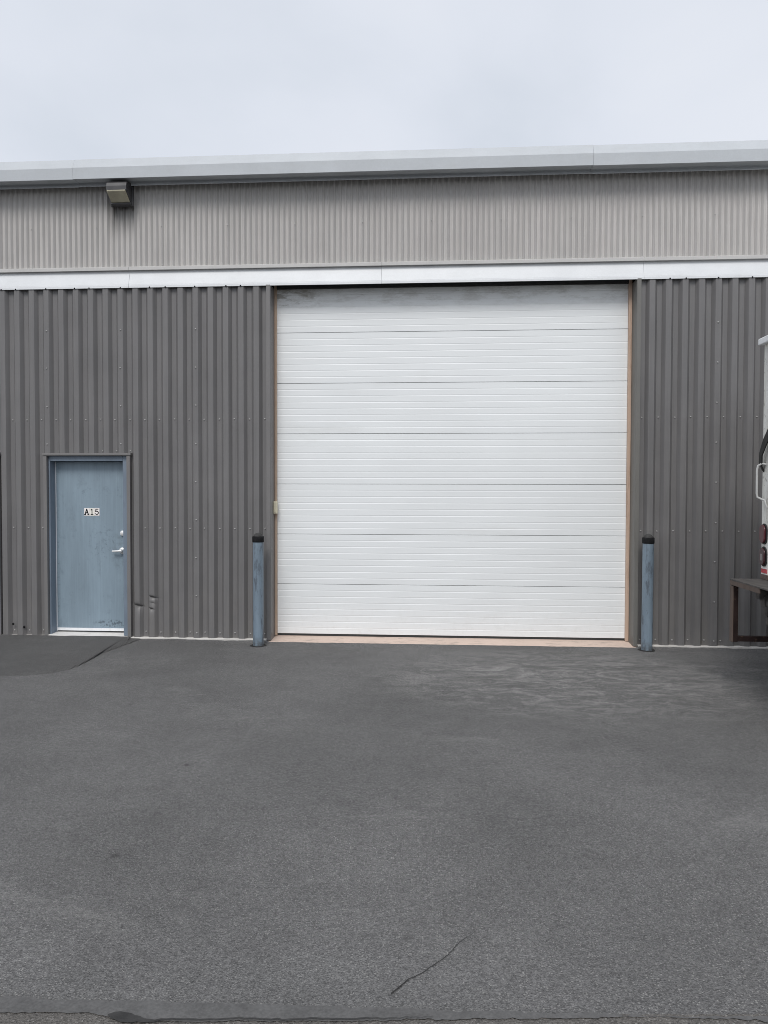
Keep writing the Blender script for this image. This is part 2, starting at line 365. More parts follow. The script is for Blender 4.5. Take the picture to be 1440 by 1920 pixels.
def tag(o, label, cat, group=None):
    o['label'] = label; o['category'] = cat
    if group: o['group'] = group
    return o
def thing(name, loc, label, cat, group=None):
    o = bpy.data.objects.new(name, None); COL.objects.link(o); o.location = loc; o.empty_display_size = .2
    ORG[o.name] = tuple(loc); return tag(o, label, cat, group)
def structure(o): o['kind'] = 'structure'; return o

# ------------------------------------------------------------------ ground
X0, X1 = -20.0, 20.0
g = MB()
ys = [-120, -9, -6.37, -1.2, -.45, -.18, -.085, -.052]
xs = [-150, -60, X0] + [X0 + .05*i for i in range(1, int((X1-X0)/.05))] + [X1, 60, 150]
def lip(x):
    n = noise.noise(Vector((x*3.1, 3.3, 0)))*.6+noise.noise(Vector((x*11, 8.1, 0)))*.4
    return max(0, .010+.016*n)
for j, y in enumerate(ys):
    for x in xs:
        yy, zz = y, 0.0
        if j >= 6:
            w = (0, 0, 0, 0, 0, 0, .35, 1)[j]
            if -1.99 < x < 2.33:
                yy = y - (.028 + .02*noise.noise(Vector((x*4, 1, 5))) + .012*noise.noise(Vector((x*17, 1, 5))))*w; zz = .004*w
            else: zz = lip(x)*w
        g.v.append((x, yy, zz))
nx = len(xs)
for j in range(len(ys)-1):
    for i in range(nx-1): g.face(j*nx+i, j*nx+i+1, (j+1)*nx+i+1, (j+1)*nx+i)
structure(g.build('ground', M['asphalt']))
# land beyond the building so the sheet reaches the horizon all round
g = MB(); g.v = [(-400, -400, -.12), (400, -400, -.12), (400, 400, -.12), (-400, 400, -.12)]; g.face(0, 1, 2, 3)
structure(g.build('terrain', M['old_road']))

# asphalt patch by the entry door: a low slab with a ragged, tapering edge
edge = [(-7.2, -1.92), (-6.2, -1.98), (-5.2, -1.90), (-4.6, -1.93), (-4.19, -1.90), (-3.95, -1.86), (-3.76, -1.77), (-3.66, -1.60), (-3.625, -1.45), (-3.64, -1.15), (-3.665, -.9), (-3.62, -.6), (-3.57, -.35), (-3.545, -.2), (-3.53, -.06)]
fine = []
for (ax, ay), (bx_, by) in zip(edge, edge[1:]):
    n = max(2, int(math.hypot(bx_-ax, by-ay)/.035))
    for i in range(n):
        t = i/n; x = ax+(bx_-ax)*t; y = ay+(by-ay)*t
        d = .03*noise.noise(Vector((x*7, y*7, 2)))+.022*noise.noise(Vector((x*25, y*25, 2)))
        fine.append((x+d, y+d))
fine.append(edge[-1])
pm = MB(); rings = [(1.0, .001), (.98, .005), (.93, .012), (.6, .021), (.2, .028), (.0, .034)]
hub = lambda x, y: (min(x, -3.72) if y > -1.2 else min(x, -3.72), -.044)
for t, z in rings:
    for (x, y) in fine:
        hx, hy = (x-.09*(1 if x > -3.75 else 0), -.047)
        px = hx+(x-hx)*t; py = hy+(y-hy)*t
        zz = z
        if x > -3.64 and y > -.35: zz = min(z, .014)
        pm.v.append((px, py, zz + (.002*noise.noise(Vector((px*8, py*8, 0))) if z > .01 else 0)))
n = len(fine)
for j in range(len(rings)-1):
    for i in range(n-1): pm.face(j*n+i, j*n+i+1, (j+1)*n+i+1, (j+1)*n+i)
structure(pm.build('asphalt_patch', M['patch']))

# older paving towards the viewer, a sealed edge strip, tar and a hairline crack
def ragged(y0, amp, f, sd): return lambda x: y0 + amp*noise.noise(Vector((x*f, sd, 0))) + amp*.6*noise.noise(Vector((x*f*5, sd, 1))) + amp*.7*noise.noise(Vector((x*f*23, sd, 1)))
def band(name, lo, hi, z, mat, x0=-20., x1=20., step=.012):
    b = MB(); n = int((x1-x0)/step)+1
    for i in range(n):
        x = x0+i*(x1-x0)/(n-1); a_, c = lo(x), hi(x)
        b.v += [(x, a_, z), (x, c, z)]
    for i in range(n-1): b.face(2*i, 2*i+2, 2*i+3, 2*i+1)
    return structure(b.build(name, mat))
slope = .058
b_top = lambda x: ragged(-6.262, .016, 1.3, 4)(x)+slope*x*.5
b_bot = lambda x: ragged(-6.352, .012, 1.7, 9)(x)-.032+.085*(x+1.0) + (.05 if x < -1.18 else .05*max(0, min(1, (-.98-x)/.2)))
band('road', lambda x: -14.0, lambda x: b_bot(x)+.006, .004, M['old_road'])
band('sealed_strip', lambda x: b_bot(x)-.01, b_top, .008, M['seal'])
tl = MB(); pts = []
for i in range(60):
    t = i/59; x = -1.10+t*1.10; y = b_bot(x)-.004+.006*noise.noise(Vector((x*7, 2, 2)))
    w = .003 + .020*math.exp(-((t-.055)/.055)**2) + .004*max(0, noise.noise(Vector((x*9, 7, 1)))) * (1-t)
    w *= min(1, t/.02+.15)*min(1, (1-t)/.3+.15)
    tl.v += [(x, y-w, .012), (x, y+w, .012)]
for i in range(59): tl.face(2*i, 2*i+2, 2*i+3, 2*i+1)
structure(tl.build('tar_seam', M['tar']))
ck = MB(); cp = [(-.150, -6.19), (-.128, -6.156), (-.088, -6.10), (-.043, -6.066), (0.005, -6.01), (.057, -5.947), (.105, -5.86), (.167, -5.792)]
fp = []
for (ax, ay), (bx_, by) in zip(cp, cp[1:]):
    for i in range(8):
        t = i/8; x = ax+(bx_-ax)*t; y = ay+(by-ay)*t
        fp.append((x+.003*noise.noise(Vector((x*40, y*40, 0))), y+.003*noise.noise(Vector((x*40, y*40, 5)))))
for i, (x, y) in enumerate(fp):
    t = i/(len(fp)-1); w = .0017*(1-t)**.8*min(1, t*12+.2)+.0006
    ck.v += [(x-w, y+w*.6, .004), (x+w, y-w*.6, .004)]
for i in range(len(fp)-1): ck.face(2*i, 2*i+2, 2*i+3, 2*i+1)
structure(ck.build('crack', M['gap']))

# ------------------------------------------------------------------ the building
bld = thing('warehouse_building', (0, 0, 0), 'grey metal clad industrial unit with a tall white overhead door and a blue entry door', 'building')
PITCH = .18288; LX, RX = -2.845, 3.19          # rib lattices left and right of the big door
RIB_Y = -.045
ZA, ZB, ZC = 2.648, 1.342, .086
SID_B, SID_T = .024, 4.225
DENTS = [(-3.560, .405, .060, .034, .050), (-3.385, .512, .055, .020, .040), (-3.405, .372, .035, .016, .030), (-3.385, .44, .04, .035, .014)]
def ribs(xa, xb, lat):
    k0 = math.floor((xa-lat)/PITCH)-1; P = []
    for k in range(k0, k0+int((xb-xa)/PITCH)+4):
        c = lat+k*PITCH; lapp = (k % 5 == 0)
        P += [(c-.065, 0), (c-.031, RIB_Y), (c+.031, RIB_Y-(.0015 if lapp else 0)), (c+.065, -(.0015 if lapp else 0))]
    o = []
    for (p, q) in zip(P, P[1:]):
        if q[0] <= xa or p[0] >= xb: continue
        def at(x): t = (x-p[0])/(q[0]-p[0]); return (x, p[1]+(q[1]-p[1])*t)
        s0 = p if p[0] >= xa else at(xa); s1 = q if q[0] <= xb else at(xb)
        if not o: o.append(s0)
        o.append(s1)
    return o
def panel(mb, xa, xb, z0, z1, lat, dents=False):
    P = ribs(xa, xb, lat)
    zs = [z0 + (z1-z0)*i/max(1, round((z1-z0)/.33)) for i in range(max(1, round((z1-z0)/.33))+1)]
    if dents:
        Q = []
        for p, q in zip(P, P[1:]):
            n = max(1, int(math.hypot(q[0]-p[0], q[1]-p[1])/.006))
            Q += [(p[0]+(q[0]-p[0])*i/n, p[1]+(q[1]-p[1])*i/n) for i in range(n)]
        P = Q+[P[-1]]; zs = [z for z in zs if z < .22 or z > .62] + [.22+.4*i/66 for i in range(67)]; zs.sort()
    o = len(mb.v)
    for z in zs:
        for (x, y) in P:
            dy = .0012*noise.noise(Vector((x*2.2, z*1.3, 3)))
            if dents:
                for cx, cz, rx, rz, dep in DENTS:
                    u = (x-cx)/rx; w = (z-cz+.25*(x-cx))/rz
                    if abs(u) < 1.6: dy += dep*math.exp(-u*u*1.6)*math.exp(-abs(w)*(2.6 if w > 0 else .7)) * (1 if y < -.01 else .45)
            mb.v.append((x, min(y+dy, .022), z))
    n = len(P)
    for j in range(len(zs)-1):
        for i in range(n-1): mb.face(o+j*n+i, o+j*n+i+1, o+(j+1)*n+i+1, o+(j+1)*n+i)
def screws(mb, xa, xb, lat, skip):
    mb.cur = 1; k0 = math.floor((xa-lat)/PITCH)
    for k in range(k0, k0+int((xb-xa)/PITCH)+3):
        pan = lat+(k+.5)*PITCH; rib = lat+k*PITCH; j = lambda: random.uniform(-.004, .004)
        if xa+.02 < pan < xb-.01:
            for z in (ZA, ZB, ZC):
                if not skip(pan, z): mb.screw(pan+j(), -.001, z+j())
        if k % 5 == 0 and xa < rib < xb:
            z = ZC
            while z < 4.15:
                if not skip(rib, z): mb.screw(rib+j(), RIB_Y-.002, z+j())
                z += .4535
    mb.cur = 2
    for k in range(k0, k0+int((xb-xa)/PITCH)+3):
        x = lat+k*PITCH
        if k % 5 in (0, 2, 3) and xa+.03 < x < xb-.03: mb.screw(x+random.uniform(-.01, .01), -.054, 4.212, .008)
    mb.cur = 0
# doors in the wall (x ranges of the trimmed openings)
D1, D2 = (-4.725, -3.650), (-6.355, -5.280)
DTOP = 2.245
sd = MB()
for xa, xb, z0 in ((X0, D2[0]+.012, SID_B), (D2[0]+.012, D2[1]-.012, DTOP-.012), (D2[1]-.012, D1[0]+.012, SID_B), (D1[0]+.012, D1[1]-.012, DTOP-.012)): panel(sd, xa, xb, z0, SID_T, LX)
panel(sd, D1[1]-.012, -1.985, SID_B, SID_T, LX, True)
skipL = lambda x, z: any(d[0]-.02 < x < d[1]+.02 and z < DTOP+.03 for d in (D1, D2))
screws(sd, X0, -1.985, LX, skipL)
sd.cur = 2
for q in ((-5.130, .165), (-4.992, .130)): sd.screw(q[0], RIB_Y+.004, q[1], .014)
sd.cur = 1
for d in (D1, D2):
    for i in range(6): sd.screw(d[0]+.20+i*.172, -.001, DTOP+.025, .008)
sd.build('metal_siding', [M['siding'], M['screw'], M['cap']], bld)
sd = MB(); panel(sd, 2.325, X1, SID_B, SID_T, RX); screws(sd, 2.325, X1, RX, lambda x, z: False)
sd.build('metal_siding', [M['siding'], M['screw'], M['cap']], bld)

# upper corrugated cladding
CP = .8/12; up = MB(); P = []; x = X0
CR = -4.856
i0 = int((X0-CR)/CP); 
for i in range(i0*8, int((X1-CR)/CP)*8):
    ph = i/8; x = CR+ph*CP; t = ph % 1
    y = .006-.0165*math.cos(2*math.pi*ph)-.0085*math.cos(4*math.pi*ph)
    panel_i = math.floor((ph+.25)/12); y -= .0022*(1-((ph+.25)/12 % 1))
    P.append((x, y))
up.strip(P, 'z', 4.45, 5.45)
up.cur = 1
for k in range(-18, 30):
    for z in (4.935, 4.472): up.screw(CR+k*.8+random.uniform(-.004, .004), -.018, z+random.uniform(-.006, .006), .008)
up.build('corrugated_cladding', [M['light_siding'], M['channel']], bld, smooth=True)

# eave trim in twenty-foot lengths
ev = [(-.06, 5.436), (-.104, 5.383), (-.108, 5.385), (-.086, 5.433), (-.232, 5.424), (-.246, 5.414), (-.252, 5.416), (-.258, 5.545), (-.205, 5.662), (-.05, 5.69), (.0, 5.60)]
seams = [-19.99, -16.4, -10.31, -4.223, 1.743, 7.83, 13.9, 19.99]
for i, (a_, b_) in enumerate(zip(seams, seams[1:])):
    dy = .0025*(i % 2)
    MB().prism([(y-dy, z+dy) for y, z in ev], 'x', a_+.0005, b_-.0012).build('eave_trim', M['eave'], bld, bevel=.003)
# white flashing band with a grey channel above
bd = [(.012, 4.440), (.004, 4.440), (-.0475, 4.248), (-.048, 4.240), (-.0525, 4.237), (-.0545, 4.208), (-.0505, 4.206), (-.047, 4.230), (-.001, 4.250)]
seams = [-19.99, -18.9, -15.85, -12.8, -9.75, -6.70, -3.652, -.633, 2.362, 5.41, 8.46, 11.5, 14.55, 17.6, 19.99]
for i, (a_, b_) in enumerate(zip(seams, seams[1:])):
    dy = .002*(i % 2)
    f = MB().prism([(y-dy, z) for y, z in bd], 'x', a_+.0005, b_-.0012)
    f.build('flashing_band', M['white_band'], bld, bevel=.0015)
    c = MB().prism([(.025, 4.467), (-.036-dy, 4.463), (-.042-dy, 4.458), (-.042-dy, 4.420), (-.036-dy, 4.418), (.003, 4.442), (.02, 4.445)], 'x', a_+.0005, b_-.0012)
    c.build('base_channel', M['channel'], bld, bevel=.0015)
# roof, foundation, inner wall
rf = MB(); rf.hexa([(X0, -.05, 5.60), (X1, -.05, 5.60), (X1, 24, 7.2), (X0, 24, 7.2), (X0, -.05, 5.68), (X1, -.05, 5.68), (X1, 24, 7.28), (X0, 24, 7.28)]); rf.build('roof', M['roof'], bld)
co = MB(); co.box(X0+.02, X1-.02, .27, .40, -.3, 5.59); co.box(X0+.02, X1-.02, 23.7, 23.9, -.3, 7.1)
for x in (X0+.02, X1-.2): co.prism([(.4, -.3), (23.7, -.3), (23.7, 7.15), (.4, 5.59)], 'x', x, x+.18)
co.box(X0+.02, -1.995, .03, .269, 2.36, 4.9); co.box(2.335, X1-.02, .03, .269, .2, 4.9); co.box(-1.995, 2.335, .03, .269, 4.335, 4.9)
co.box(-3.60, -1.995, .03, .269, .2, 2.36); co.box(X0+.02, D2[0]-.02, .03, .269, .2, 2.36)
co.box(X0+.02, X1-.02, .05, .269, 4.9, 5.59)
co.build('wall', M['core'], bld)
fd = MB()
def curb(xa, xb):
    n = int((xb-xa)/.06); o = len(fd.v)
    for i in range(n+1):
        x = xa+(xb-xa)*i/n; q = .004*noise.noise(Vector((x*7, 5, 1))); w = .003*noise.noise(Vector((x*5, 1, 9)))
        fd.v += [(x, -.052+q, -.3), (x, -.053+q, .022+w), (x, -.046+q, .028+w), (x, .25, .030)]
    for i in range(n):
        for j in range(3): fd.face(o+i*4+j, o+i*4+4+j, o+i*4+5+j, o+i*4+1+j)
curb(X0, -1.995); curb(2.335, X1)
fd.build('foundation', M['concrete'], bld)
th = MB(); o = 0; n = 90
for i in range(n+1):
    x = -1.992+(2.332+1.992)*i/n; q = .004*noise.noise(Vector((x*9, 2, 2)))
    q += .012*noise.noise(Vector((x*13, 6, 2)))
    th.v += [(x, -.085+q, -.2), (x, -.084+q, -.004), (x, -.070+q, .006), (x, .06, .020), (x, .26, .034)]
for i in range(n):
    for j in range(4): th.face(i*5+j, i*5+5+j, i*5+6+j, i*5+1+j)
th.build('threshold', M['threshold'], bld)

# overhead door: a seal frame with seven ribbed sections
OX0, OX1, OY = -1.925, 2.262, .19
od = MB().box(OX0-.02, OX1+.02, .222, .25, .04, 4.33).build('overhead_door', M['core'], bld)
SEC = .608
for s in range(7):
    z0 = .054+s*SEC; prof = []
    prof += [(OY+.03, z0+.002), (OY+.006, z0+.002), (OY+.0005, z0+.0045)]
    for k in range(1, 8):
        zc = z0+k*SEC/8
        prof += [(OY, zc-.010), (OY+.0004, zc-.0075), (OY+.0021, zc-.0030), (OY+.0021, zc-.0018), (OY+.0002, zc+.0060)]
    prof += [(OY, z0+SEC-.005), (OY+.006, z0+SEC-.002), (OY+.03, z0+SEC-.003)]
    if s == 6: prof = [p for p in prof if p[1] < 4.32]
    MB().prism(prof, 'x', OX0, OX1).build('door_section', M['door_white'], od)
MB().box(OX0, OX1, OY+.002, OY+.03, .033, .056).build('bottom_seal', M['rubber'], od)
MB().box(OX0-.03, OX1+.03, OY-.03, OY+.02, 4.222, 4.33).build('top_seal', M['rubber'], od)
# jambs: grey edge trim and reveal, brown stop mouldings
for nm, pts in (('door_jamb', [(-1.992, -.001), (-1.992, -.058), (-1.948, -.058), (-1.940, -.052), (-1.940, .246), (-1.965, .246), (-1.965, -.001)]),
                ('door_jamb', [(2.332, -.001), (2.332, -.058), (2.290, -.058), (2.283, -.052), (2.283, .246), (2.310, .246), (2.310, -.001)])):
    MB().prism(pts, 'z', .015, 4.218).build(nm, M['jamb'] if pts[0][0] > 0 else M['trim'], bld, bevel=.002)
MB().box(-1.9395, -1.912, .150, .1885, .034, 4.27).build('stop_moulding', M['wood_pale'], bld, bevel=.003)
MB().box(2.246, 2.2825, .145, .1885, .034, 4.27).build('stop_moulding', M['wood'], bld, bevel=.003)
st = MB().box(-1.991, 2.331, -.005, .245, 4.302, 4.333).build('door_header', M['core'], bld)

# entry doors: trim, frame, leaf with hardware, sill
def entry(dx, numbered=True):
    f = lambda q: q+dx
    t = MB(); a_, b_ = f(D1[0]), f(D1[1]); zt = DTOP
    def jt(xa, xb): t.box(xa, xb, -.056, .0, .02, zt-.032)
    jt(a_, a_+.042); jt(b_-.042, b_)
    t.prism([(-.0005, zt), (-.056, zt), (-.064, zt-.004), (-.064, zt-.03), (-.0005, zt-.031)], 'x', a_-.012, b_+.012)
    t.box(b_, b_+.018, -.004, .0, .03, zt-.032)
    t.build('door_trim', M['trim'], bld, bevel=.002)
    fr = MB(); x0, x1 = a_+.0425, b_-.0425; i0, i1 = f(-4.662), f(-3.757); zt2 = zt-.034; zi = 2.150
    fr.box(x0, i0, -.012, .20, .035, zt2); fr.box(i1, x1, -.012, .20, .035, zt2); fr.box(i0, i1, -.012, .20, zi, zt2)
    fr.box(i0, i0+.016, .165, .199, .05, zi); fr.box(i1-.016, i1, .165, .199, .05, zi); fr.box(i0+.016, i1-.016, .165, .199, zi-.016, zi)
    fr.build('door_frame', M['blue_frame'], bld, bevel=.004)
    lf = MB().box(i0+.006, i1-.003, .118, .162, .066, zi-.004).build('entry_door', M['blue'], bld, bevel=.002)
    MB().box(i0+.0005, i0+.009, .1145, .119, .055, zi-.003).build('hinge_edge', M['white_metal'], lf)
    MB().box(i0+.007, i1-.004, .108, .1175, .066, .100).build('door_sweep', M['white_metal'], lf, bevel=.002)
    sl = MB(); n = 40; o = 0
    for i in range(n+1):
        x = x0-.0+(x1-x0)*i/n; q = .010*noise.noise(Vector((x*5, 2, 7))); w = -.016*(i/n)
        sl.v += [(x, -.060+q, -.02), (x, -.058+q, .030+w), (x, -.045+q, .042+w), (x, .21, .052)]
    for i in range(n):
        for j in range(3): sl.face(i*4+j, i*4+4+j, i*4+5+j, i*4+1+j)
    sl.build('door_sill', M['sill'], bld)
    # lever handle: rose, neck, lever
    hx, hz = f(-3.822), 1.058
    h = MB(); h.lathe([(.001, 0), (.040, 0), (.040, -.006), (.034, -.013), (.020, -.017), (.017, -.055), (.016, -.06), (.001, -.062)], hx, .118, 28, 'y', hz)
    pth = [(hx+.008, .062, hz), (hx-.02, .060, hz-.001), (hx-.05, .061, hz-.003), (hx-.08, .064, hz-.005), (hx-.105, .070, hz-.006)]
    h.tube(pth, .0125, 12); h.build('lever_handle', M['chrome'], lf, smooth=True)
    d = MB(); d.lathe([(.001, 0), (.036, 0), (.036, -.010), (.029, -.024), (.014, -.029), (.001, -.029)], f(-3.812), .118, 24, 'y', 1.272); d.build('deadbolt', M['chrome'], lf, smooth=True)
entry(0.0); entry(-1.63)

# number tiles on the entry door
nr = thing('door_number', (-4.2, .117, 1.52), 'white tiles with black characters A15 stuck on the blue entry door', 'sign')
def stroke(mb, pts, w, y):
    for (ax, az), (bx_, bz) in zip(pts, pts[1:]):
        d = Vector((bx_-ax, bz-az)); L = d.length; d /= L; nrm = Vector((-d.y, d.x))*w/2; e_ = d*w*.3
        q = [Vector((ax, az))-e_-nrm, Vector((bx_, bz))+e_-nrm, Vector((bx_, bz))+e_+nrm, Vector((ax, az))-e_+nrm]
        mb.hexa([(p.x, y-.0006, p.y) for p in q]+[(p.x, y+.0003, p.y) for p in q])
tx = -4.300; tw = .0645; zc = 1.531
arc5 = [(-.014, .003), (-.004, .008), (.008, .006), (.015, -.004), (.014, -.018), (.004, -.027), (-.008, -.026), (-.016, -.019)]
gly = [('A', [[(-.018, -.028), (0, .029), (.018, -.028)], [(-.011, -.010), (.011, -.010)], [(-.024, -.028), (-.011, -.028)], [(.011, -.028), (.024, -.028)]], .0085),
       ('1', [[(-.010, .020), (.002, .029), (.002, -.028)], [(-.010, -.028), (.014, -.028)]], .0065),
       ('5', [[(.013, .029), (-.011, .029), (-.014, .003)], arc5], .007)]
for i, (ch, st_, w) in enumerate(gly):
    cx = tx+tw*(i+.5); dz = (.001, 0, .0015)[i]
    t = MB().box(cx-tw/2+.0008, cx+tw/2-.0008, .1145, .1178, zc-.046+dz, zc+.046+dz).build('tile', M['tile_warm'] if i == 1 else M['tile'], nr)
    c = MB()
    for q in st_: stroke(c, [(cx+a_*1.15, zc+dz+b_*1.15) for a_, b_ in q], w*1.55, .1140)
    c.build('character', M['ink'], t)

# small box on the left jamb of the overhead door
sb = MB().box(-1.941, -1.898, .088, .149, 1.520, 1.668)
sb = sb.build('jamb_box', M['almond'], bevel=.005, org=(-1.92, .12, 1.52))
tag(sb, 'small pale yellow box on the left jamb of the white overhead door', 'box')
MB().box(-1.934, -1.905, .084, .0885, 1.535, 1.653).build('cover', M['almond'], sb, bevel=.002)

# wall lamp under the eave
wl_ = thing('wall_light', (-3.72, -.045, 5.18), 'dark bronze wall pack light with a yellowed lens high under the eave', 'light')
lx0, lx1 = -3.862, -3.590
hood = [(-.046, 5.165), (-.046, 5.418), (-.175, 5.410), (-.212, 5.398), (-.238, 5.372), (-.247, 5.335), (-.247, 5.285), (-.235, 5.283), (-.075, 5.175), (-.075, 5.165)]
MB().prism(hood, 'x', lx0+.03, lx1).build('housing', M['bronze'], wl_, bevel=.008, seg=3)
MB().box(lx0+.012, lx1+.014, -.078, -.045, 5.160, 5.424).build('back_plate', M['bronze'], wl_, bevel=.006)
MB().prism([(-.080, 5.205), (-.236, 5.290), (-.249, 5.288), (-.247, 5.272), (-.120, 5.192), (-.090, 5.188)], 'x', lx0+.036, lx1-.012).build('lens', M['lens'], wl_, bevel=.006)
MB().prism([(-.079, 5.160), (-.079, 5.186), (-.118, 5.190), (-.122, 5.176), (-.10, 5.163)], 'x', lx0+.03, lx1).build('lower_lip', M['bronze'], wl_, bevel=.003)

# ------------------------------------------------------------------ bollards
def bollard(x, y, h, lean, label):
    b = thing('bollard', (x, y, 0), label, 'bollard', 'steel bollards flanking the overhead door')
    r = .061
    MB().lathe([(r, -.1), (r+.0015, .0), (r+.001, .02), (r, .04), (r, h)], x, y, 40).build('post', M['bollard'], b, smooth=True)
    MB().lathe([(r+.003, h-.008), (r+.006, h-.004), (r+.0065, h+.052), (r+.005, h+.058), (r-.004, h+.061)], x, y, 40).build('cap_band', M['cap'], b, smooth=True)
    MB().lathe([(r-.008, h+.055), (r-.012, h+.072), (r-.024, h+.088), (r-.042, h+.098), (.004, h+.102)], x, y, 32).build('dome', M['dome'], b, smooth=True)
    c = MB(); o = 0; n = 28
    for q, z in ((r+.001, .003), (r+.034, .001)):
        for i in range(n):
            t = 2*math.pi*i/n; w = q+(.012*noise.noise(Vector((math.cos(t)*2+x, math.sin(t)*2, 3))) if q > r+.01 else 0); c.v.append((x+w*math.cos(t), y+w*math.sin(t), z+.003))
    for i in range(n): c.face(i, (i+1) % n, n+(i+1) % n, n+i)
    c.build('contact_shade_collar', M['gap'], b)  # flat dark ring: base gap with its contact shadow put into the colour
    b.rotation_euler = (0, lean, 0)
bollard(-2.036, -.291, 1.210, 0.0, 'worn blue bollard with black cap to the left of the white overhead door')
bollard(2.399, -.191, 1.218, .003, 'worn blue bollard with black cap right of the white overhead door, nearer the truck')

# ------------------------------------------------------------------ box truck parked parallel to the wall, rear towards the yard
TX, TY1 = 2.978, -1.75; TW = 2.32; TY0 = TY1-TW; TZ0, TZ1 = 1.005, 3.17; TL = 5.4
tk = thing('box_truck', (TX+2.5, (TY0+TY1)/2, 0), 'white box truck with rusty rear step bumper, its rear corner at the right edge', 'truck')
cy = (TY0+TY1)/2
MB().box(TX+.07, TX+TL, TY0+.015, TY1-.015, TZ0, TZ1).build('body', M['truck_white'], tk, bevel=.012)
PW = .138
for y0, y1 in ((TY1-PW, TY1), (TY0, TY0+PW)):
    p = MB().box(TX, TX+.075, y0, y1, TZ0+.002, TZ1-.045).build('corner_post', M['truck_white'], tk, bevel=.006)
    yc = (y0+y1)/2
    for zc, hh, mt in ((1.412, .190, 'red_lens'), (1.208, .182, 'dark_lens')):
        def obround(w, h, x0, x1, mb):
            pts = []
            for i in range(24):
                t = 2*math.pi*i/24; cz = (h/2-w/2)*(1 if math.sin(t) > 0 else -1)
                pts.append((yc+w/2*math.cos(t), zc+cz+w/2*math.sin(t)))
            mb.prism(pts, 'x', x0, x1); return mb
        lt = obround(.128, hh, TX-.010, TX-.0005, MB()).build('tail_light', M['rubber'], tk, bevel=.003)
        obround(.106, hh-.02, TX-.030, TX-.0102, MB()).build('lens', M[mt], lt, bevel=.010, seg=3)
        if mt == 'dark_lens': MB().box(TX-.0325, TX-.0300, yc-.018, yc+.008, zc-.035, zc+.025).build('reflector', M['grey_tape'], lt)
    rfm = MB().box(TX-.0035, TX-.0002, yc-.055, yc+.055, 1.058, 1.096); rfm.build('reflector', M['reflector'], tk)
    MB().box(TX-.004, TX+.076, y0-.001, y1+.001, 1.0, 1.045).build('post_base', M['rust_edge'], tk, bevel=.002)
    MB().box(TX-.003, TX-.0002, yc-.055, yc+.055, 1.0965, 1.108).build('reflector', M['white_tape'], tk)
MB().box(TX, TX+.075, TY0+PW, TY1-PW, TZ1-.20, TZ1-.045).build('rear_header', M['truck_white'], tk, bevel=.004)
MB().prism([(TX+.06, TZ1-.046), (TX-.046, TZ1-.046), (TX-.050, TZ1-.040), (TX-.050, TZ1+.004), (TX-.044, TZ1+.012), (TX+.10, TZ1+.016), (TX+.10, TZ1)], 'y', TY0-.012, TY1+.012).build('roof_rail', M['white_metal'], tk, bevel=.003)
rd = MB(); pr = []
for k in range(9):
    z0 = TZ0+.03+k*.215
    pr += [(TX+.050, z0), (TX+.034, z0+.006), (TX+.034, z0+.205), (TX+.050, z0+.211)]
pr = [p for p in pr if p[1] < TZ1-.19]+[(TX+.0695, TZ1-.2), (TX+.0695, TZ0+.03)]
rd.prism(pr, 'y', TY0+PW+.004, TY1-PW-.004).build('roll_up_door', M['roll_door'], tk)
# grab handle standing out from the far post, strap above it
hy = TY1-.045
MB().tube([(TX+.002, hy-.03, 2.040), (TX-.030, hy-.02, 2.048), (TX-.058, hy, 2.030), (TX-.066, hy, 1.99), (TX-.066, hy, 1.78), (TX-.060, hy, 1.745), (TX-.035, hy-.02, 1.728), (TX-.014, hy-.05, 1.715), (TX-.010, hy-.06, 1.68), (TX+.002, hy-.065, 1.65)], .0095, 12).build('grab_handle', M['grey_metal'], tk, smooth=True)
sp = MB(); path = [(TX-.012, TY1-.20, 2.35), (TX-.035, TY1-.13, 2.24), (TX-.045, TY1-.07, 2.13), (TX-.030, TY1-.035, 2.04), (TX-.004, TY1-.02, 1.985)]
o = 0
for i, (x, y, z) in enumerate(path):
    w = (.045, .035, .025, .028, .022)[i]
    sp.v += [(x-.006, y-w, z-w*.6), (x-.006, y+w, z+w*.6), (x+.006, y+w, z+w*.6), (x+.006, y-w, z-w*.6)]
for i in range(len(path)-1):
    for j in range(4): sp.face(i*4+j, i*4+(j+1) % 4, i*4+4+(j+1) % 4, i*4+4+j)
sp.face(0, 1, 2, 3); sp.face(16, 17, 18, 19); sp.build('strap', M['strap'], tk, bevel=.003)
# step bumper with hanging frames
PX = 2.705
MB().box(PX, TX+.02, TY0+.02, TY1-.0, .985, .998).build('step_bumper', M['deck'], tk, bevel=.002)
bm_ = MB(); bm_.box(PX+.001, PX+.012, TY1-.62, TY1-.0, .942, .9845); bm_.box(PX+.10, PX+.112, TY0+.02, TY1-.63, .90, .9845); bm_.build('bumper_edge', M['rust_edge'], tk, bevel=.002)
for y in (TY1-.06, TY0+.02):
    fr = MB()
    fr.box(PX+.013, PX+.055, y, y+.058, .425, .984); fr.box(PX+.0555, TX+.75, y+.002, y+.052, .428, .476); fr.box(TX+.30, TX+.35, y+.003, y+.05, .4765, .984)
    fr.build('underride_guard', M['rust'], tk, bevel=.004)
    MB().box(PX+.0005, PX+.0125, y-.0005, y+.0585, .424, .9345).build('rust_edge', M['rust_edge'], tk, bevel=.002)
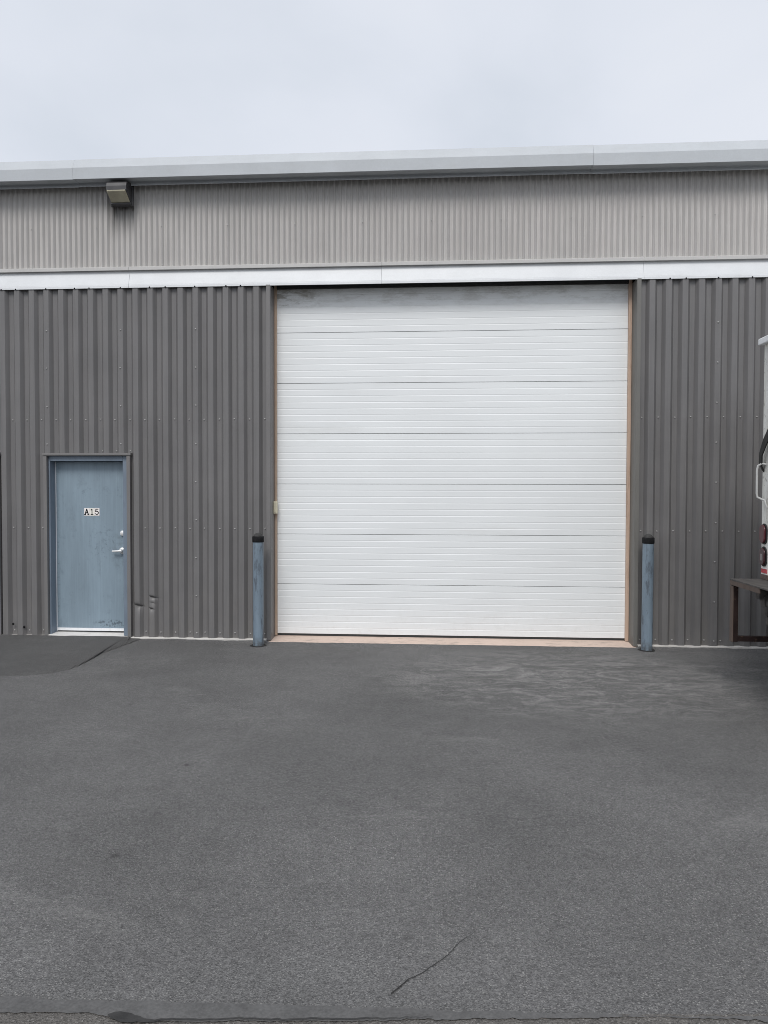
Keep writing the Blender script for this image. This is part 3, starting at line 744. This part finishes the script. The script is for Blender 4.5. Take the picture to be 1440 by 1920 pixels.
# latch and cylinder lumps below the step
ht = MB(); y = TY1-.34
ht.box(PX+.10, PX+.20, y-.05, y+.03, .86, .975); ht.prism([(PX+.14, .80), (PX+.30, .82), (PX+.30, .91), (PX+.20, .93), (PX+.13, .88)], 'y', y-.07, y+.02)
ht.lathe([(.001, -.05), (.055, -.05), (.055, .04), (.03, .045), (.001, .045)], PX+.20, y-.06, 16, 'y', .83)
ht.box(PX+.15, PX+.235, y-.09, y-.01, .72, .80); ht.lathe([(.001, 0), (.04, 0), (.04, .16), (.001, .16)], PX+.17, y-.05, 14, 'x', .675)
ht.prism([(PX+.17, .70), (PX+.24, .60), (PX+.40, .58), (PX+.42, .66), (PX+.28, .74)], 'y', y-.06, y)
ht.tube([(PX+.20, y-.10, .93), (PX+.17, y-.12, .85), (PX+.19, y-.12, .76), (PX+.27, y-.11, .71)], .012, 8)
ht.build('tow_hitch', M['deck'], tk, bevel=.006)
for y in (cy-.45, cy+.38): MB().box(TX+.03, TX+TL+2.0, y, y+.08, .74, 1.0045).build('chassis_rail', M['chassis'], tk, bevel=.004)
def wheel(x, y0, w, rad=.43):
    t = MB().lathe([(rad*.62, 0), (rad*.93, 0), (rad, w*.12), (rad, w*.88), (rad*.93, w), (rad*.62, w)], x, y0, 40, 'y', rad).build('tyre', M['tyre'], tk, smooth=True)
    MB().lathe([(.001, w*.3), (.09, w*.28), (.10, w*.35), (rad*.55, w*.42), (rad*.625, w*.05), (rad*.63, w*.95), (rad*.3, w*.7), (.001, w*.7)], x, y0, 32, 'y', rad).build('rim', M['rim'], t, smooth=True)
for yy in (TY0+.02, TY0+.27, TY1-.49, TY1-.24): wheel(TX+1.75, yy, .22)
for yy in (TY0+.06, TY1-.28): wheel(TX+TL+1.15, yy, .22)
MB().lathe([(.001, TY0+.5), (.08, TY0+.5), (.08, TY1-.5), (.001, TY1-.5)], TX+1.75, 0, 16, 'y', .43).build('axle', M['chassis'], tk)
for yy in (TY0+.02, TY1-.47): MB().box(TX+1.20, TX+1.215, yy, yy+.45, .28, .95).build('mud_flap', M['rubber'], tk)
cx0 = TX+TL+.12
cab = MB().prism([(cx0, .55), (cx0+1.95, .55), (cx0+1.98, 1.05), (cx0+1.80, 1.35), (cx0+1.05, 1.55), (cx0+.75, 2.35), (cx0+.1, 2.42), (cx0, 2.35)], 'y', TY0+.14, TY1-.14).build('cab', M['truck_white'], tk, bevel=.05, seg=3)
for y in (TY0+.139, TY1-.139): MB().prism([(cx0+.18, 1.60), (cx0+.93, 1.60), (cx0+.70, 2.22), (cx0+.18, 2.25)], 'y', y-.004, y+.004).build('window', M['glass'], cab)
MB().hexa([(cx0+1.052, TY0+.3, 1.60), (cx0+1.052, TY1-.3, 1.60), (cx0+.79, TY1-.3, 2.28), (cx0+.79, TY0+.3, 2.28), (cx0+1.04, TY0+.3, 1.59), (cx0+1.04, TY1-.3, 1.59), (cx0+.76, TY1-.3, 2.27), (cx0+.76, TY0+.3, 2.27)]).build('windscreen', M['glass'], cab)
MB().box(cx0+1.97, cx0+2.06, TY0+.12, TY1-.12, .5, .72).build('front_bumper', M['chassis'], tk, bevel=.02)
